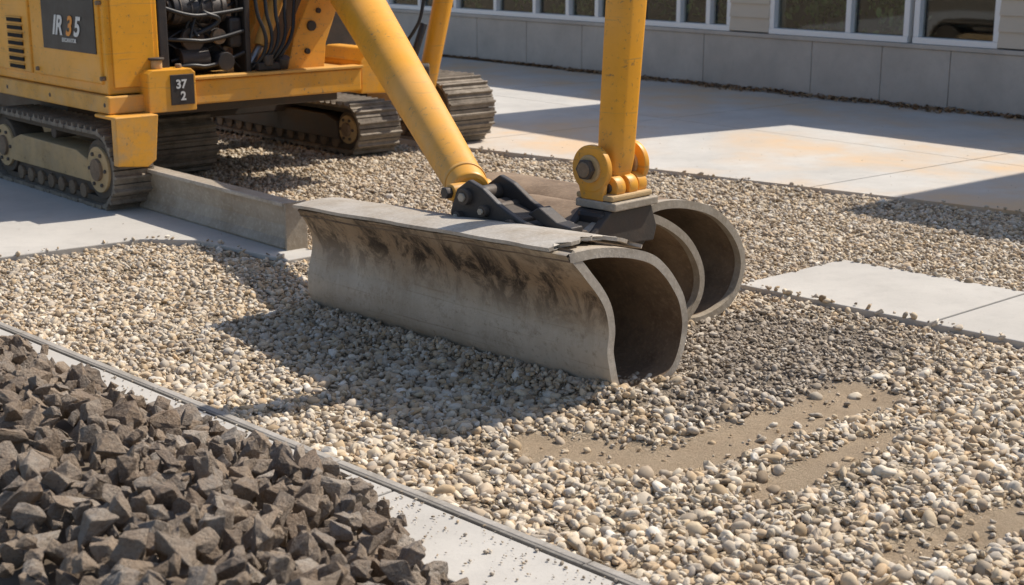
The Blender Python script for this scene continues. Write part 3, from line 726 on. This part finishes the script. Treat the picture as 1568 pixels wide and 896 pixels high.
# rear scoops
A2_=catmull([(.30,.50),(.42,.555),(.60,.575),(.82,.515),(1.01,.40),(1.12,.25),(1.12,.12),(1.03,.03),(.88,-.01),(.74,.0)],6,False)
A3_=catmull([(.60,.50),(.68,.56),(.82,.585),(1.02,.56),(1.22,.49),(1.38,.36),(1.445,.22),(1.40,.09),(1.30,.02),(1.14,-.01),(1.0,.0)],6,False)
shell("rear_scoop_a",A2_,A2_,-.47,-1.05,-.024,RUST,BK,K=12,closed=False,mat3=PALEST,dent=.006)
shell("rear_scoop_b",A3_,A3_+np.array([.02,.0]),-.47,-1.55,-.024,RUST,BK,K=16,closed=False,mat3=PALEST,dent=.006)
for nm,A_ in(("a",A2_),("b",A3_)):
    E=offs(A_,.005,False); shell("scoop_rim_"+nm,E,E,-.455,-.49,-.036,GREYST,BK,K=1,closed=False)
box("rear_plate",-1.55,-.9,.60,.625,.05,.52,RUST,BK)
# black coupler bracket
cp=[(-.96,.49),(-.98,.58),(-.94,.68),(-.87,.725),(-.79,.70),(-.69,.64),(-.58,.595),(-.47,.575),(-.44,.54),(-.46,.51)]
for i,(y0_,y1_) in enumerate(((.06,.09),(.24,.27))):
    extr("coupler_plate_%d"%i,cp,'y',y0_,y1_,BLACK,BK,.006)
extr("coupler_body",[(-.94,.50),(-.92,.60),(-.82,.64),(-.68,.60),(-.50,.555),(-.48,.52)],'y',.09,.24,DARKI,BK,.01)
box("coupler_base",-1.00,-.42,.03,.30,.515,.545,DARKI,BK)
for i,(x,z,r) in enumerate(((-.88,.655,.034),(-.77,.61,.024),(-.62,.572,.024),(-.92,.57,.02),(-.52,.56,.014))):
    cyl("coupler_pin_%d"%i,(x,.035,z),(x,.295,z),r,DARKI,BK); cyl("coupler_nut_%d"%i,(x,.025,z),(x,.04,z),r*.55,GREYST,BK,seg=6,bev=0)
extr("coupler_latch",[(-.60,.61),(-.54,.645),(-.44,.595),(-.36,.585),(-.36,.56),(-.45,.55)],'y',.13,.20,BLACK,BK,.006)
box("arm_seat_plate",-.62,-.40,.44,.72,.600,.635,GREYST,BK,.006)
extr("seat_gusset",[(.36,.44),(.34,.52),(.44,.598),(.70,.598),(.74,.5),(.72,.44)],'x',-.60,-.56,DARKI,BK)
extr("seat_gusset_b",[(.34,.46),(.34,.52),(.44,.598),(.70,.598),(.74,.5),(.72,.44)],'x',-.46,-.42,DARKI,BK)
box("seat_core",-.58,-.44,.40,.70,.42,.597,BLACK,BK,.02)

# ------------------------------------------------------------------ dipper arm
AR=empty("hydraulic_arm",(.43,5.90,0),math.atan2(-.702,.713))
def arm_sec(z,w,d): return [(-w/2,-d/2,z),(w/2,-d/2,z),(w/2,d/2,z),(-w/2,d/2,z)]
vs=[];fs=[]
secs=[(.70,.10,.12,.0),(.80,.125,.135,.005),(.95,.13,.135,.012),(2.25,.15,.155,.085)]
for z,w,d,dx in secs: vs+=[(x+dx*.7,y+dx*.55,zz) for x,y,zz in arm_sec(z,w,d)]
for k in range(len(secs)-1):
    for j in range(4): fs.append((4*k+j,4*k+(j+1)%4,4*k+4+(j+1)%4,4*k+4+j))
fs+=[(3,2,1,0),tuple(range(4*len(secs)-4,4*len(secs)))]
o=meshobj("arm_tube",vs,fs,YEL,AR,bev=.036); o.modifiers[0].segments=5
for p in o.data.polygons: p.use_smooth=True
ZC=.765
for i,y in enumerate((-.135,.105)):
    cyl("pivot_disc_%d"%i,(-.02,y,ZC),(-.02,y+.03,ZC),.098,YEL,AR)
    cyl("pivot_boss_%d"%i,(-.02,y-.012,ZC),(-.02,y+.042,ZC),.058,TAN,AR)
    extr("pivot_ear_%d"%i,[(-.07,.635),(-.10,.74),(.06,.74),(.05,.635)],'y',y+.003,y+.027,YEL,AR)
cyl("pivot_pin",(-.02,-.18,ZC),(-.02,.17,ZC),.032,RUST,AR); cyl("pivot_nut",(-.02,-.175,ZC),(-.02,-.15,ZC),.045,DARKI,AR,seg=6)
for i,(x,y) in enumerate(((.06,-.06),(.06,.02),(.05,.09))):
    cyl("knuckle_%d"%i,(x-.02,y-.025,.685),(x-.02,y+.03,.685),.05,YEL,AR); cyl("knuckle_pin_%d"%i,(x-.02,y-.035,.685),(x-.02,y+.035,.685),.02,DARKI,AR)
box("pivot_base",-.10,.10,-.13,.13,.637,.662,TAN,AR)

# ------------------------------------------------------------------ light, world, camera
EL=math.radians(50)
L=Vector((-.85*math.cos(EL),-.53*math.cos(EL),-math.sin(EL)))
sd=D.lights.new("sun",'SUN'); sd.energy=5.0; sd.angle=math.radians(.5); sd.color=(1,.925,.82)
so=D.objects.new("sun",sd); C.objects.link(so); so.rotation_euler=L.to_track_quat('-Z','Y').to_euler(); so.location=(5,5,12)
w=D.worlds.new("World"); scene.world=w; w.use_nodes=True; nt=w.node_tree
sky=nt.nodes.new('ShaderNodeTexSky'); sky.sky_type='NISHITA'; sky.sun_disc=False
sky.sun_elevation=EL; sky.sun_rotation=math.atan2(.85,.53); sky.dust_density=1.6
nt.links.new(sky.outputs[0],nt.nodes['Background'].inputs[0]); nt.nodes['Background'].inputs[1].default_value=.13
cam=D.cameras.new("camera"); cam.lens=50; cam.sensor_width=36; cam.clip_end=2000
cam.dof.use_dof=True; cam.dof.focus_distance=5.7; cam.dof.aperture_fstop=5
co_=D.objects.new("camera",cam); C.objects.link(co_); co_.location=(0,0,1.7); co_.rotation_euler=(math.radians(90-14.1),0,0)
scene.camera=co_
scene.view_settings.view_transform='Standard'; scene.view_settings.look='None'; scene.view_settings.exposure=0
